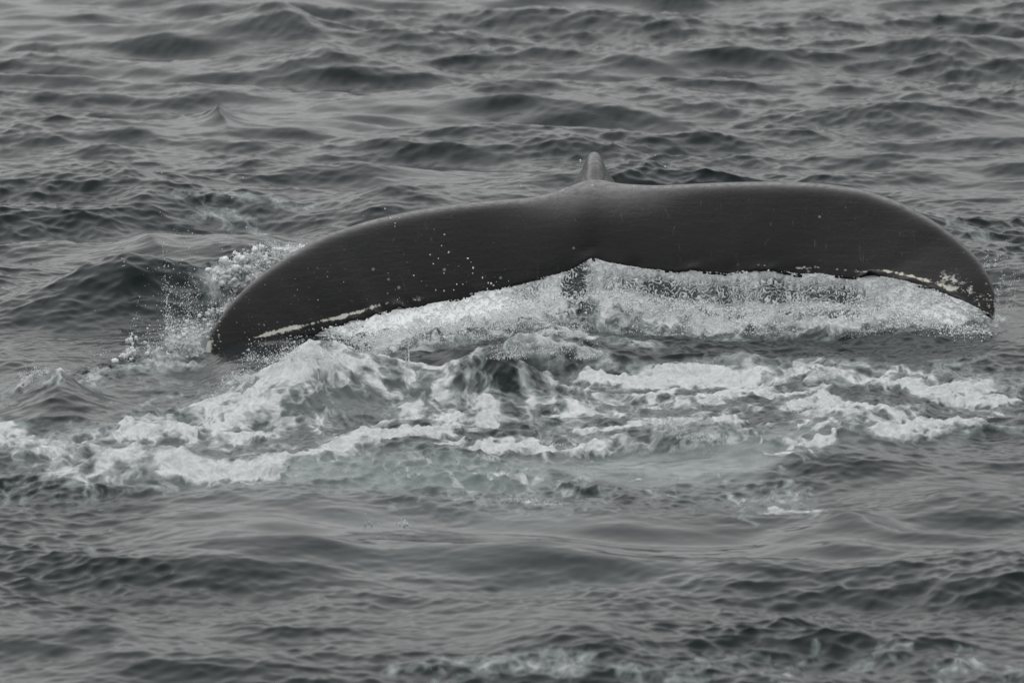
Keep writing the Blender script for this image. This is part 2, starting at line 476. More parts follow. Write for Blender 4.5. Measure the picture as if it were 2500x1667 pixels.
# ---- foam laid down as strokes on the water: points px, half thickness px, strength
FOAM = [
    ([(250,1142),(330,1128),(420,1132),(500,1150),(600,1150),(700,1132),(790,1122),(850,1105)], 25, 1.35),
    ([(850,1105),(900,1080),(960,1065),(1020,1062),(1065,1060)], 20, 1.3), ([(700,1125),(860,1085),(960,1050)], 14, 0.9),
    ([(0,1060),(40,1090),(90,1110),(170,1122)], 17, 0.9), ([(0,1100),(100,1150),(250,1178),(420,1200)], 10, 0.45),
    ([(170,1085),(240,1068),(330,1060),(400,1048),(470,1055)], 15, 0.85), ([(250,1062),(330,1030),(420,1022)], 12, 0.75),
    ([(420,1050),(500,1035),(560,1055),(640,1060),(670,1040)], 13, 0.85), ([(640,1060),(700,1010),(660,985)], 12, 0.75),
    ([(480,1000),(560,960),(620,920),(690,890),(760,880),(830,890)], 22, 0.75), ([(500,1010),(600,990),(660,960)], 18, 0.7),
    ([(840,900),(930,905),(1010,895),(1100,890)], 15, 0.7), ([(880,880),(950,885)], 8, 0.8), ([(700,930),(800,960),(790,1010)], 18, 0.5),
    ([(1080,985),(1140,975),(1200,990),(1210,1010),(1160,1030)], 12, 0.9), ([(1060,1000),(1100,1040),(1150,1050)], 11, 0.7),
    ([(1000,960),(1060,950),(1100,930)], 10, 0.55), ([(1150,870),(1250,850),(1330,852),(1420,860),(1470,880)], 11, 0.8),
    ([(1180,1090),(1260,1085),(1350,1095),(1450,1098)], 11, 0.85), ([(1100,1080),(1200,1070),(1290,1075)], 6, 0.65),
    ([(1300,1000),(1330,940),(1310,900)], 9, 0.4), ([(1380,930),(1400,950),(1450,952)], 7, 0.75),
    ([(1440,942),(1520,938),(1600,935),(1700,925),(1790,935),(1850,940)], 15, 1.3), ([(1700,965),(1800,955),(1880,945)], 11, 0.8),
    ([(1560,985),(1660,975),(1760,970)], 12, 0.6), ([(1600,925),(1720,910),(1820,905),(1930,915)], 10, 0.8),
    ([(1380,1020),(1450,1008),(1520,1005)], 7, 0.65), ([(1400,1058),(1490,1048),(1550,1040),(1640,1045)], 11, 0.95),
    ([(1540,1040),(1620,1030),(1700,1035),(1770,1025),(1800,1040)], 16, 1.1), ([(1620,1070),(1700,1080),(1790,1070),(1830,1060)], 15, 0.75),
    ([(1940,900),(2000,905),(2040,915),(2010,935),(1960,945)], 12, 0.9), ([(2050,925),(2150,930),(2180,920)], 10, 0.65),
    ([(1970,990),(2040,975),(2100,990),(2160,1005)], 16, 1.15), ([(2000,1010),(2090,1020),(2150,1020)], 11, 0.9),
    ([(2140,1045),(2220,1042),(2300,1035),(2370,1030)], 13, 1.05), ([(2150,1060),(2240,1065),(2310,1060)], 9, 0.75),
    ([(2180,950),(2260,955),(2330,950),(2430,945)], 9, 0.8), ([(2270,975),(2340,985),(2460,980)], 8, 0.85), ([(2200,1000),(2300,990)], 7, 0.5),
    ([(2330,1045),(2420,1030),(2500,1020)], 6, 0.65), ([(1850,1080),(1960,1070),(2080,1060)], 6, 0.7), ([(1860,1105),(2000,1100)], 6, 0.45),
    ([(1500,900),(1620,890),(1760,885),(1900,880)], 8, 0.5), ([(1950,880),(2100,895),(2250,915)], 9, 0.5),
    ([(1580,1175),(1640,1185),(1640,1205),(1570,1210)], 8, 0.62), ([(1730,1175),(1790,1190),(1830,1210),(1820,1260),(1835,1290)], 8, 0.72),
    ([(1800,1205),(1880,1215),(1950,1225)], 9, 0.72), ([(1880,1245),(1960,1250),(2010,1245),(1990,1265)], 8, 0.85), ([(1900,1195),(1960,1205)], 5, 0.6),
    ([(1160,1160),(1240,1165)], 5, 0.6), ([(1030,1175),(1090,1180),(1150,1200)], 5, 0.6), ([(1260,1170),(1300,1165)], 5, 0.6),
    ([(1270,1215),(1340,1215)], 6, 0.7), ([(1020,1210),(1200,1230),(1400,1245)], 9, 0.32),
    ([(1080,1630),(1200,1640),(1300,1620),(1400,1640),(1560,1650)], 12, 0.62), ([(1350,1610),(1450,1625),(1500,1640)], 9, 0.55),
    ([(2050,1640),(2150,1635),(2250,1620)], 7, 0.62), ([(2060,1660),(2110,1655)], 6, 0.6), ([(2300,1650),(2450,1630)], 7, 0.5),
    ([(1600,1650),(1700,1620),(1800,1640)], 7, 0.42), ([(950,1640),(1020,1660)], 7, 0.5), ([(1850,1640),(1980,1600)], 6, 0.42),
    ([(210,1315),(235,1340)], 5, 0.6),
    ([(590,985),(640,930),(700,905),(780,900),(860,925)], 14, 0.8), ([(560,1010),(620,1000),(680,1010),(760,1030)], 10, 0.7), ([(870,910),(900,960),(960,985)], 8, 0.5),
    ([(740,1040),(800,1060),(880,1050)], 7, 0.6), ([(560,1080),(640,1095),(720,1080)], 7, 0.5), ([(1480,965),(1560,960),(1640,955)], 8, 0.8), ([(1880,960),(1960,965),(2020,960)], 8, 0.8),
    ([(1420,1000),(1380,990),(1430,985)], 5, 0.5), ([(1680,1010),(1780,1005),(1860,990)], 7, 0.65), ([(1480,1075),(1560,1090),(1660,1100)], 9, 0.7), ([(1860,1040),(1960,1035),(2050,1030)], 6, 0.55),
    ([(1000,1020),(1060,1030),(1000,1045)], 7, 0.7), ([(900,1040),(960,1020),(1020,1000)], 9, 0.75), ([(420,1010),(480,985),(540,970)], 8, 0.6),
    ([(1250,1600),(1330,1612),(1450,1600)], 6, 0.5), ([(1640,1600),(1760,1590),(1900,1600)], 5, 0.45), ([(2150,1600),(2240,1590)], 5, 0.45), ([(1480,1655),(1620,1662),(1740,1655)], 8, 0.6), ([(1900,1662),(2000,1650)], 7, 0.6), ([(2350,1600),(2450,1590)], 5, 0.4),
    ([(0,1075),(120,1082),(260,1050),(380,1025)], 13, 0.8), ([(60,1120),(200,1120),(320,1100)], 9, 0.6), ([(300,995),(400,978),(480,965)], 7, 0.5), ([(0,1040),(60,1060)], 9, 0.7),
    ([(2380,960),(2500,965)], 6, 0.6), ([(2300,1015),(2500,1000)], 5, 0.5),
    # froth at the foot of the falling water
    ([(1475,768),(1550,770),(1650,775),(1800,782),(1950,790),(2100,792),(2250,788),(2380,778),(2440,775)], 17, 0.95),
    ([(2150,760),(2250,768),(2350,770)], 16, 0.8), ([(1450,800),(1600,812),(1800,812),(2000,815)], 10, 0.35),
    ([(820,842),(900,835),(1000,815),(1100,795),(1200,780),(1300,772),(1350,775)], 18, 0.85), ([(860,860),(1000,848),(1120,825),(1250,800)], 14, 0.5),
    ([(1350,810),(1450,820),(1560,835)], 14, 0.62), ([(1500,842),(1590,845)], 6, 0.5),
    # splash round the left tip
    ([(180,930),(250,915),(330,900),(420,895),(500,890)], 13, 0.85), ([(290,905),(400,880),(500,860)], 13, 0.75), ([(430,840),(500,820)], 14, 0.55),
    ([(550,690),(620,680),(700,650),(740,630)], 26, 0.85), ([(40,960),(70,930),(110,915)], 9, 0.75), ([(0,990),(60,985)], 7, 0.5),
    # flecks behind
    ([(520,500),(640,495),(740,510)], 7, 0.34), ([(520,540),(620,560),(700,590),(760,600)], 7, 0.38), ([(420,480),(600,478),(780,500)], 6, 0.28),
    ([(2250,510),(2380,560),(2480,600)], 9, 0.30), ([(2380,640),(2470,660)], 8, 0.35),
]
MILKY = [
    ([(700,1165),(850,1160),(1000,1150),(1150,1140),(1300,1130)], 40, 1.1), ([(1330,1130),(1450,1135),(1600,1135),(1750,1120),(1850,1115)], 36, 1.0),
    ([(1700,1085),(1850,1080),(1950,1050),(2080,1045)], 26, 0.85), ([(300,1180),(500,1190),(700,1190)], 20, 0.45), ([(400,1095),(560,1100)], 22, 0.4),
    ([(560,970),(700,960),(820,960)], 45, 0.55), ([(850,920),(960,935),(1060,920)], 24, 0.5), ([(500,1040),(700,1050)], 30, 0.3),
    ([(1000,1240),(1300,1260),(1500,1240)], 25, 0.28), ([(1700,1220),(1900,1240)], 30, 0.25), ([(800,1260),(1000,1285)], 18, 0.22),
    ([(1450,990),(1650,1000),(1800,990)], 28, 0.4), ([(2050,1050),(2300,1075)], 22, 0.4), ([(250,1075),(120,1090)], 26, 0.4),
    ([(900,850),(1200,800),(1400,790)], 26, 0.4), ([(1500,790),(2300,790)], 20, 0.35), ([(1350,1085),(1250,1110),(1000,1110)], 22, 0.4),
    ([(2100,1060),(2200,1055)], 14, 0.7), ([(900,1370),(1700,1400)], 30, 0.12),
]
SINP = math.sin(PITCH)
MPP = 5.2 / 2500.0
def strokes(lst, warp, amp):
    out = np.zeros_like(X)
    w1 = sample_sep(F1, 11.0, xs * warp, ys * warp * 0.6) * amp
    w2 = sample_sep(F1, 11.0, xs * warp + 4.1, ys * warp * 0.6 + 2.3) * amp * 2.2
    for pts, th, st in lst:
        if lst is FOAM and min(q[1] for q in pts) > 1140: st *= 0.68; th *= 0.75
        wp = [on_sea(*q) for q in pts]
        rx = th * MPP * 1.6; ry = th * MPP / SINP * 0.78
        gx = [q[0] for q in wp]; gy = [q[1] for q in wp]
        mx, my = 3.2 * rx + 0.35, 3.2 * ry + 0.6
        j0, j1 = np.searchsorted(xs, (min(gx) - mx, max(gx) + mx)); i0, i1 = np.searchsorted(ys, (min(gy) - my, max(gy) + my))
        if j1 <= j0 or i1 <= i0: continue
        sl = (slice(i0, i1), slice(j0, j1))
        x = (X[sl] + w1[sl]); y = (Y[sl] + w2[sl])
        best = np.full(x.shape, 99.0)
        for (ax, ay), (bx, by) in zip(wp[:-1], wp[1:]):
            ux, uy = (bx - ax) / rx, (by - ay) / ry
            L2 = ux * ux + uy * uy + 1e-9
            qx, qy = (x - ax) / rx, (y - ay) / ry
            t = np.clip((qx * ux + qy * uy) / L2, 0, 1)
            best = np.minimum(best, (qx - t * ux) ** 2 + (qy - t * uy) ** 2)
        out[sl] = np.maximum(out[sl], st * np.exp(-best * 0.75))
    return out
foam = strokes(FOAM, 3.0, 0.035)
milk = strokes(MILKY, 1.6, 0.05)
zone = strokes([([(500,1000),(900,1000),(1400,1000),(1900,980),(2400,990)], 95, 1.0), ([(100,1090),(600,1130),(1200,1120),(1900,1100)], 70, 1.0), ([(1000,1230),(2000,1240)], 40, 0.7),
                ([(1000,1640),(2500,1640)], 24, 0.42), ([(850,820),(1400,780),(2400,790)], 45, 1.0), ([(450,520),(800,520)], 34, 0.38), ([(2200,540),(2500,620)], 45, 0.30), ([(2,960),(120,950)], 20, .6)], 1.5, 0.08)
lowf = sample_sep(F1, 11.0, xs * 1.7 + 1, ys * 1.1)
foam_m = foam * np.clip(1.0 + 0.16 * lowf, 0.3, 1.5)
foam_m = np.clip(foam_m + zone * np.clip(0.13 + 0.15 * sample_sep(F1, 11.0, xs * 2.6, ys * 1.5 + 5), 0, 0.4), 0, 1.4)
lace = np.clip(1.0 - sstep(0.5, 1.0, foam), 0, 1) * np.clip(0.4 + zone, 0, 1)

# froth has thickness and lumps; stirred water is choppier
l1 = sample_sep(F2, 7.3, xs, ys * 0.8)
l2 = sample_sep(F2, 7.3, xs * 2.3 + 1.7, ys * 1.8)
l0 = sample_sep(F1, 11.0, xs * 2.2, ys * 1.7 + 3)
thick = sstep(0.3, 0.95, foam)
near_curt = np.clip(strokes([([(850,840),(1100,800),(1400,770),(1900,785),(2400,785)], 26, 1.0), ([(560,690),(720,650)], 30, 1.0), ([(250,915),(500,870)], 20, 1.0), ([(620,930),(800,880)], 30, .6)], 1.0, 0.03), 0, 1)
Z += thick * (0.012 + 0.006 * l0 + 0.0050 * np.abs(l1) + 0.0030 * l2) * fadeB
Z += near_curt * (0.009 * np.abs(l1) + 0.005 * np.abs(l2) + 0.004 * l0) * fadeB
Z += zone * (1 - slick) * (0.008 * l0 + 0.0032 * l1) * fadeB
ripple = np.clip((0.45 + 0.55 * ripamp * 0.6 + 0.9 * zone) * (1 - 0.75 * slick), 0.08, 2.0)

SX, SY = X + DX, Y + DY
# normals of the displaced sheet
def normals(SX, SY, SZ):
    ax, ay, az = (np.gradient(q, axis=1) for q in (SX, SY, SZ))
    bx, by, bz = (np.gradient(q, axis=0) for q in (SX, SY, SZ))
    nx, ny, nz = ay * bz - az * by, az * bx - ax * bz, ax * by - ay * bx
    L = np.sqrt(nx * nx + ny * ny + nz * nz) + 1e-12
    return np.stack([nx / L, ny / L, nz / L], -1).reshape(-1, 3)
N_ = normals(SX, SY, Z)
CO = np.stack([SX, SY, Z], -1).reshape(-1, 3)
idx = np.arange(NX * NY).reshape(NY, NX)
Q = np.stack([idx[:-1, :-1], idx[:-1, 1:], idx[1:, 1:], idx[1:, :-1]], -1).reshape(-1, 4)
foam_soft = foam.ravel()
qf = foam_soft[Q].mean(1)
qy = CO[Q[:, 0], 1]
is_foam = qf > 0.42
AT = {'foam': foam_m.ravel(), 'milk': milk.ravel(), 'ripple': ripple.ravel(), 'lace': lace.ravel()}

def sub_sheet(name, sel):
    q = Q[sel]
    used = np.zeros(len(CO), bool); used[q.ravel()] = True
    remap = np.cumsum(used) - 1
    return new_mesh(name, CO[used], remap[q], M_SEA, N_[used], {k: v[used] for k, v in AT.items()})
yb = ground(1250, 1500)[1]
yc = ground(1250, 835)[1]
sea = sub_sheet('sea', ~is_foam); tag(sea, 'dark grey choppy sea with small ripples and smooth slicks', kind='structure')
f_a = sub_sheet('wake_foam', is_foam & (qy > yb) & (qy <= yc))
tag(f_a, 'white and grey wake foam swirling on the water in front of the whale tail', 'foam', kind='stuff')
f_b = sub_sheet('surface_lace_foam', is_foam & (qy <= yb))
tag(f_b, 'thin lacy foam streaks on the dark water along the bottom edge', 'foam', kind='stuff')
f_c = sub_sheet('froth', is_foam & (qy > yc))
tag(f_c, 'bubbling froth where the water pours off the tail and round its tips', 'foam', kind='stuff')

# ------------------------------------------------------------------ whale tail
LEAD = [(497,885,42.20),(503,845,42.32),(520,803,42.45),(558,748,42.65),(600,704,42.85),(650,663,43.05),(700,629,43.25),(760,594,43.5),(800,574,43.65),
        (900,542,43.95),(1000,519,44.2),(1100,503,44.4),(1200,493,44.55),(1300,486,44.68),(1360,470,44.75),(1405,452,44.8),(1430,442,44.84),(1450,437,44.86),(1475,444,44.84),(1505,452,44.82),
        (1600,457,44.8),(1700,452,44.75),(1800,448,44.68),(1900,447,44.6),(2000,451,44.5),(2100,464,44.35),(2200,499,44.15),(2280,544,43.9),(2340,588,43.7),
        (2385,632,43.5),(2415,680,43.3),(2431,725,43.15),(2428,775,42.95)]
TRAIL = [(497,890,42.18),(540,878,42.20),(600,856,42.30),(660,838,42.40),(710,826,42.5),(762,815,42.6),(800,805,42.7),(830,800,42.75),(870,789,42.82),(896,783,42.88),(915,772,42.9),(941,764,42.98),
         (985,758,43.05),(1030,752,43.12),(1055,742,43.18),(1084,739,43.2),(1120,734,43.26),(1146,729,43.3),(1160,719,43.33),(1173,715,43.34),(1210,711,43.4),(1245,702,43.43),(1298,688,43.5),(1345,676,43.56),(1387,664,43.6),
         (1415,650,43.62),(1435,637,43.66),(1448,631,43.70),(1465,637,43.68),(1490,645,43.65),(1511,648,43.64),(1560,657,43.62),(1614,663,43.6),(1663,671,43.58),(1700,667,43.57),(1741,668,43.55),(1775,674,43.53),(1805,665,43.52),
         (1860,667,43.5),(1912,665,43.48),(1947,673,43.45),(2000,670,43.4),(2059,680,43.35),(2113,683,43.3),(2157,678,43.27),(2206,687,43.2),(2240,698,43.16),(2279,708,43.1),
         (2308,722,43.05),(2352,737,43.0),(2391,757,42.95),(2428,778,42.93)]
lead = np.array([point(a, b, c - 0.2 * math.sin(math.pi * min(1, max(0, (a - 497) / 1930)))) for a, b, c in LEAD]); trail = np.array([point(*q) for q in TRAIL])
def resample(P, n, power=1.0):
    d = np.r_[0, np.cumsum(np.linalg.norm(np.diff(P, axis=0), axis=1))]
    return P, d
NU, NV = 521, 44
xu0 = max(lead[:, 0].min(), trail[:, 0].min()); 
def param(P):
    # stations by x so leading and trailing edge points face each other, spread a little at the tips
    d = np.r_[0, np.cumsum(np.linalg.norm(np.diff(P, axis=0), axis=1))]
    return d / d[-1]
x_mid = trail[27, 0]
def half(P, i0, i1, n):
    Q_ = P[i0:i1 + 1]; d = param(Q_); t = np.linspace(0, 1, n)
    out = np.stack([np.interp(t, d, Q_[:, k]) for k in range(3)], -1)
    return out
nh = NU // 2
def smooth1(P, k):
    for _ in range(k):
        P = np.vstack([P[:1], (P[:-2] + 2 * P[1:-1] + P[2:]) / 4, P[-1:]])
    return P
lead_c = 17
LE = np.vstack([half(lead, 0, lead_c, nh + 1), half(lead, lead_c, len(lead) - 1, nh + 1)[1:]])
TE = np.vstack([half(trail, 0, 27, nh + 1), half(trail, 27, len(trail) - 1, nh + 1)[1:]])
LE = smooth1(LE, 26)
TE = smooth1(TE, 3)
nu = len(LE)
uu = np.linspace(-1, 1, nu)
# irregular, nicked trailing edge
jr = np.random.default_rng(4)
jag = np.interp(np.arange(nu), np.arange(0, nu + 9, 9), jr.standard_normal(len(np.arange(0, nu + 9, 9)))) * 0.014 * np.abs(np.interp(np.arange(nu), np.arange(0, nu + 40, 40), jr.standard_normal(len(np.arange(0, nu + 40, 40)))))
jag += np.random.default_rng(5).standard_normal(nu) * 0.0015
jag *= (np.abs(uu) < 0.97)
TEs = smooth1(TE, 500)
TEs[:, :2] = smooth1(TE, 40)[:, :2]
thick_u = 0.055 * (1 - np.abs(uu) ** 2.2) + 0.020 + 0.06 * np.exp(-(uu / 0.10) ** 2)
vs = np.linspace(0, 1, NV)                                    # 0 leading edge, 1 trailing edge
prof = np.sqrt(np.clip(vs, 0, 1)) * (1 - vs) ** 0.9 * 1.75     # rounded nose, thin tail
prof /= prof.max()
top = np.zeros((NV, nu, 3)); bot = np.zeros((NV, nu, 3))
for i, v in enumerate(vs):
    P = LE * (1 - v) + TEs * v
    s_ = 1 - v
    mid_ = np.exp(-(uu / 0.10) ** 2)
    curve_ = (0.50 * s_ + 0.22 * s_ ** 26) * (1 - mid_) + (0.46 * s_ + 0.46 * s_ ** 4) * mid_
    P[:, 1] = TEs[:, 1] + (LE[:, 1] - TEs[:, 1]) * curve_
    P[:, 2] = TEs[:, 2] + (LE[:, 2] - TEs[:, 2]) * s_ ** 0.96
    P[:, 2] += (s_ - curve_) * (LE[:, 1] - TEs[:, 1]) * 0.160
    P[:, 2] += jag * sstep(0.88, 1.0, v) + (TE[:, 2] - TEs[:, 2]) * sstep(0.85, 1.0, v)
    bulge = 0.05 * math.sin(math.pi * min(1, v * 1.0)) * (1 - np.abs(uu) ** 2)      # cambered blade
    top[i] = P; bot[i] = P
    top[i][:, 2] += prof[i] * thick_u * 0.25 + 0.006
    bot[i][:, 2] -= prof[i] * thick_u * 0.75 + 0.006
    # slight droop of the aft part
NVn = NV * nu
co = np.vstack([top.reshape(-1, 3), bot.reshape(-1, 3)])
gi = np.arange(NVn).reshape(NV, nu)
def quads(g): return np.stack([g[:-1, :-1], g[:-1, 1:], g[1:, 1:], g[1:, :-1]], -1).reshape(-1, 4)
f_top = quads(gi)[:, ::-1]
f_bot = quads(gi + NVn)
def strip(a, b): return np.stack([a[:-1], a[1:], b[1:], b[:-1]], -1)
f_le = strip(gi[0], gi[0] + NVn); f_te = strip(gi[-1] + NVn, gi[-1])
f_l = strip(gi[:, 0] + NVn, gi[:, 0]); f_r = strip(gi[:, -1], gi[:, -1] + NVn)
fl_faces = np.vstack([f_top, f_bot, f_le, f_te, f_l, f_r])
# tail stock: narrow ridge above, deep body below, arching away and down into the sea
kx = point(1452, 375, 45.1)
path = []     # y, ridge height z, half width at ridge, half width low, depth, x
ktop = kx[2]
for (y, zt, wr, wl_, dep) in ((44.10, 0.36, 0.008, 0.03, 0.10), (44.30, 0.432, 0.010, 0.04, 0.14), (44.48, ktop - 0.090, 0.028, 0.09, 0.20), (44.65, ktop - 0.060, 0.034, 0.095, 0.26), (44.85, ktop - 0.022, 0.042, 0.11, 0.34),
                              (45.1, ktop, 0.042, 0.11, 0.44), (45.28, ktop - 0.005, 0.042, 0.14, 0.50), (45.6, ktop - 0.09, 0.05, 0.18, 0.58), (46.0, ktop - 0.30, 0.07, 0.24, 0.66),
                              (46.5, ktop - 0.62, 0.10, 0.30, 0.74), (47.1, ktop - 1.1, 0.13, 0.36, 0.8)):
    path.append((y, zt, wr, wl_, dep))
path = np.array(path)
yy = np.linspace(path[0, 0], path[-1, 0], 70)
pp = np.stack([np.interp(yy, path[:, 0], path[:, k]) for k in range(5)], -1)
for _ in range(4): pp[1:-1] = (pp[:-2] + 2 * pp[1:-1] + pp[2:]) / 4
ring = 40
st = np.zeros((len(pp), ring, 3))
for i, (y, zt, wr, wl_, dep) in enumerate(pp):
    th = np.linspace(0, 2 * np.pi, ring, endpoint=False)
    s, c = np.sin(th), np.cos(th)                 # c=1 top
    h = (1 - c) / 2                                # 0 top, 1 bottom
    w = wr * np.sqrt(np.clip(h * 14, 0, 1)) + (wl_ - wr) * sstep(0.06, 0.5, h)
    w = w * np.sqrt(np.clip((1 - h) * 3.5, 0, 1))
    lean = -0.02 * np.clip(1 - h * 3, 0, 1) * np.clip((ktop - 0.1 - 0.4) , 0, 1)
    st[i, :, 0] = kx[0] + np.sign(s) * w + lean
    st[i, :, 1] = y
    st[i, :, 2] = zt - h * dep
sco = st.reshape(-1, 3); sg = np.arange(len(sco)).reshape(len(pp), ring)
sg2 = np.hstack([sg, sg[:, :1]])
sf = quads(sg2)
cap0 = np.array([sg[0, :]]); 
base = len(co)
me = bpy.data.meshes.new('whale_raw')
allf = [tuple(f) for f in fl_faces] + [tuple(f + base) for f in sf] + [tuple((sg[0] + base)[::-1]), tuple(sg[-1] + base)]
me.from_pydata([tuple(p) for p in np.vstack([co, sco])], [], allf)
import bmesh
bmw = bmesh.new(); bmw.from_mesh(me)
bmesh.ops.recalc_face_normals(bmw, faces=bmw.faces); bmw.to_mesh(me); bmw.free()
tmp = bpy.data.objects.new('whale_raw', me); COL.objects.link(tmp)
rm = tmp.modifiers.new('r', 'REMESH'); rm.mode = 'VOXEL'; rm.voxel_size = 0.0085
sm = tmp.modifiers.new('s', 'SMOOTH'); sm.iterations = 3; sm.factor = 0.5
dg = bpy.context.evaluated_depsgraph_get()
ev = tmp.evaluated_get(dg); em = ev.to_mesh()
nv = len(em.vertices); wco = np.zeros(nv * 3, np.float32); em.vertices.foreach_get('co', wco); wco = wco.reshape(-1, 3).astype(float)
nl = len(em.loops); li = np.zeros(nl, np.int32); em.loops.foreach_get('vertex_index', li)
ws = np.zeros(len(em.polygons), np.int32); em.polygons.foreach_get('loop_start', ws)
ev.to_mesh_clear()
bpy.data.objects.remove(tmp)
wq = li.reshape(-1, 4)
# blend tail stock and blades: extra smoothing near the root
e = np.vstack([wq[:, [0, 1]], wq[:, [1, 2]], wq[:, [2, 3]], wq[:, [3, 0]]])
cnt = np.bincount(e[:, 0], minlength=nv).astype(float)
def lap(P):
    out = np.zeros_like(P)
    for k in range(3):
        out[:, k] = np.bincount(e[:, 0], weights=P[e[:, 1], k], minlength=nv)
    return out / np.maximum(cnt, 1)[:, None]
rootw = np.exp(-((wco[:, 0] - kx[0]) / 0.28) ** 2) * sstep(43.85, 44.2, wco[:, 1]) * (1 - 0.4 * sstep(ktop - 0.08, ktop - 0.02, wco[:, 2]))
tex = np.abs(wco[:, 1] - np.interp(wco[:, 0], TE[:, 0], TE[:, 1]))
for _ in range(45):
    wco += (lap(wco) - wco) * (0.6 * rootw)[:, None]
# marks from distance to the edges
def polydist(P, line):
    best = np.full(len(P), 9.0); tt = np.zeros(len(P))
    for a, b in zip(line[:-1], line[1:]):
        ab = b - a; L2 = ab @ ab + 1e-12
        t = np.clip(((P - a) @ ab) / L2, 0, 1)
        d = np.linalg.norm(P - a - t[:, None] * ab, axis=1)
        best = np.minimum(best, d)
    return best
dTE = polydist(wco, TE[::3]); dLE = polydist(wco, LE[::4])
PXA = 1250 + wco[:, 0] / (CAM_H * 0 + 1) * (FPX / 43.9)        # span position measured in photo pixels, only to place marks along the span
sn = sample_at(F1, 11.0, wco[:, 0] * 3.1, wco[:, 1] * 3.1)
def band(a, b, soft=25): return sstep(a - soft, a + soft, PXA) * (1 - sstep(b - soft, b + soft, PXA))
line_l = np.exp(-((dTE - 0.054) / 0.013) ** 2) * band(630, 1030, 30) * (0.95 - 0.35 * sstep(780, 1030, PXA))
line_r = np.exp(-((dTE - 0.050) / 0.013) ** 2) * (band(1850, 2320, 30) * (0.35 + 0.6 * sstep(2000, 2220, PXA)))
tip_l = (np.exp(-(dLE / 0.035) ** 2) * band(480, 800, 40) * 0.85 + np.exp(-((dLE - .03) / 0.05) ** 2) * band(470, 580, 15) * 0.62)
tip_r = np.exp(-(dLE / 0.03) ** 2) * band(2150, 2450, 30) * 0.6 + band(2290, 2420, 20) * (0.48 + 0.3 * np.clip(sn, -1, 1)) * np.exp(-((dTE - 0.10) / 0.07) ** 2) 
tip_m = np.exp(-((dLE - .05) / 0.03) ** 2) * band(2260, 2400, 25) * 0.55
scar = np.clip(line_l + line_r + tip_l + tip_r + tip_m + np.clip(sn * .02, 0, .1), 0, 1)
yellow = np.clip((line_l * 0.35 + line_r), 0, 1)
edge = np.clip(np.exp(-(dTE / 0.035) ** 2), 0, 1)
whale = new_mesh('humpback_whale', wco, wq, M_SKIN, None, {'scar': scar, 'yellow': yellow, 'edge': edge})
tag(whale, 'dark grey whale tail arching out of the sea with both tips in the water', 'whale')

bc = random.Random(8)
cand = np.where((scar > 0.25) & (wco[:, 2] > 0.0) & ((PXA < 620) | (PXA > 2230) | (dLE < 0.03)))[0]
bmb = bmesh.new()
for _ in range(170):
    p_ = wco[cand[bc.randrange(len(cand))]]
    rr_ = 0.0025 + 0.0055 * bc.random() ** 2
    r0 = bmesh.ops.create_icosphere(bmb, subdivisions=1, radius=rr_)
    for v_ in r0['verts']:
        v_.co = Vector((v_.co.x * (1 + .4 * bc.random()) + p_[0], v_.co.y + p_[1], v_.co.z * 0.9 + p_[2]))
mb_ = bpy.data.meshes.new('barnacles'); bmb.to_mesh(mb_); bmb.free()
mbm, bn_, bl_, bp_ = mat_new('barnacle_shell')
gg = bn_.new('ShaderNodeNewGeometry')
bl_.new(mixc(bn_, bl_, noise_n(bn_, bl_, gg.outputs['Position'], 60, 3).outputs[0], (0.16, 0.155, 0.14), (0.6, 0.58, 0.5)), bp_.inputs['Base Color'])
bp_.inputs['Roughness'].default_value = 0.6
mb_.materials.append(mbm)
ob_ = bpy.data.objects.new('barnacles', mb_); COL.objects.link(ob_); ob_.parent = whale
tag(ob_, 'small pale barnacles crusting the fluke tips', kind='stuff')

# ------------------------------------------------------------------ water pouring off the trailing edge
def sea_top(x, y):
    return sea_z(np.asarray(x), np.asarray(y))
i0, i1 = int(np.argmin(np.abs(TE[:, 0] - point(800, 800, 42.7)[0]))), int(np.argmin(np.abs(TE[:, 0] - point(2405, 760, 42.95)[0])))
span = np.linspace(i0, i1, 1300)
tp = np.stack([np.interp(span, np.arange(nu), TE[:, k]) for k in range(3)], -1)
NVc = 84
cv = np.linspace(0, 1, NVc)
C = np.zeros((NVc, len(span), 3)); 
zb_ = sea_top(tp[:, 0], tp[:, 1] - 0.12)
ztap = sstep(0, 90, len(span) - 1 - np.arange(len(span))) * sstep(0, 60, np.arange(len(span)))
zb_ = np.convolve(np.pad(zb_, 30, 'edge'), np.ones(61) / 61, 'valid') - 0.03
pxs = 1250 + tp[:, 0] * FPX / 43.6
skirt = 0.10 + 0.22 * (1 - sstep(1150, 1400, pxs)) + 0.08 * sstep(2100, 2350, pxs)
for i, t in enumerate(cv):
    C[i, :, 0] = tp[:, 0]
    C[i, :, 1] = tp[:, 1] + 0.008 - skirt * ztap * t ** 1.5
    C[i, :, 2] = tp[:, 2] + 0.006 + (zb_ - tp[:, 2] - 0.006) * t * (0.25 + 0.75 * ztap)
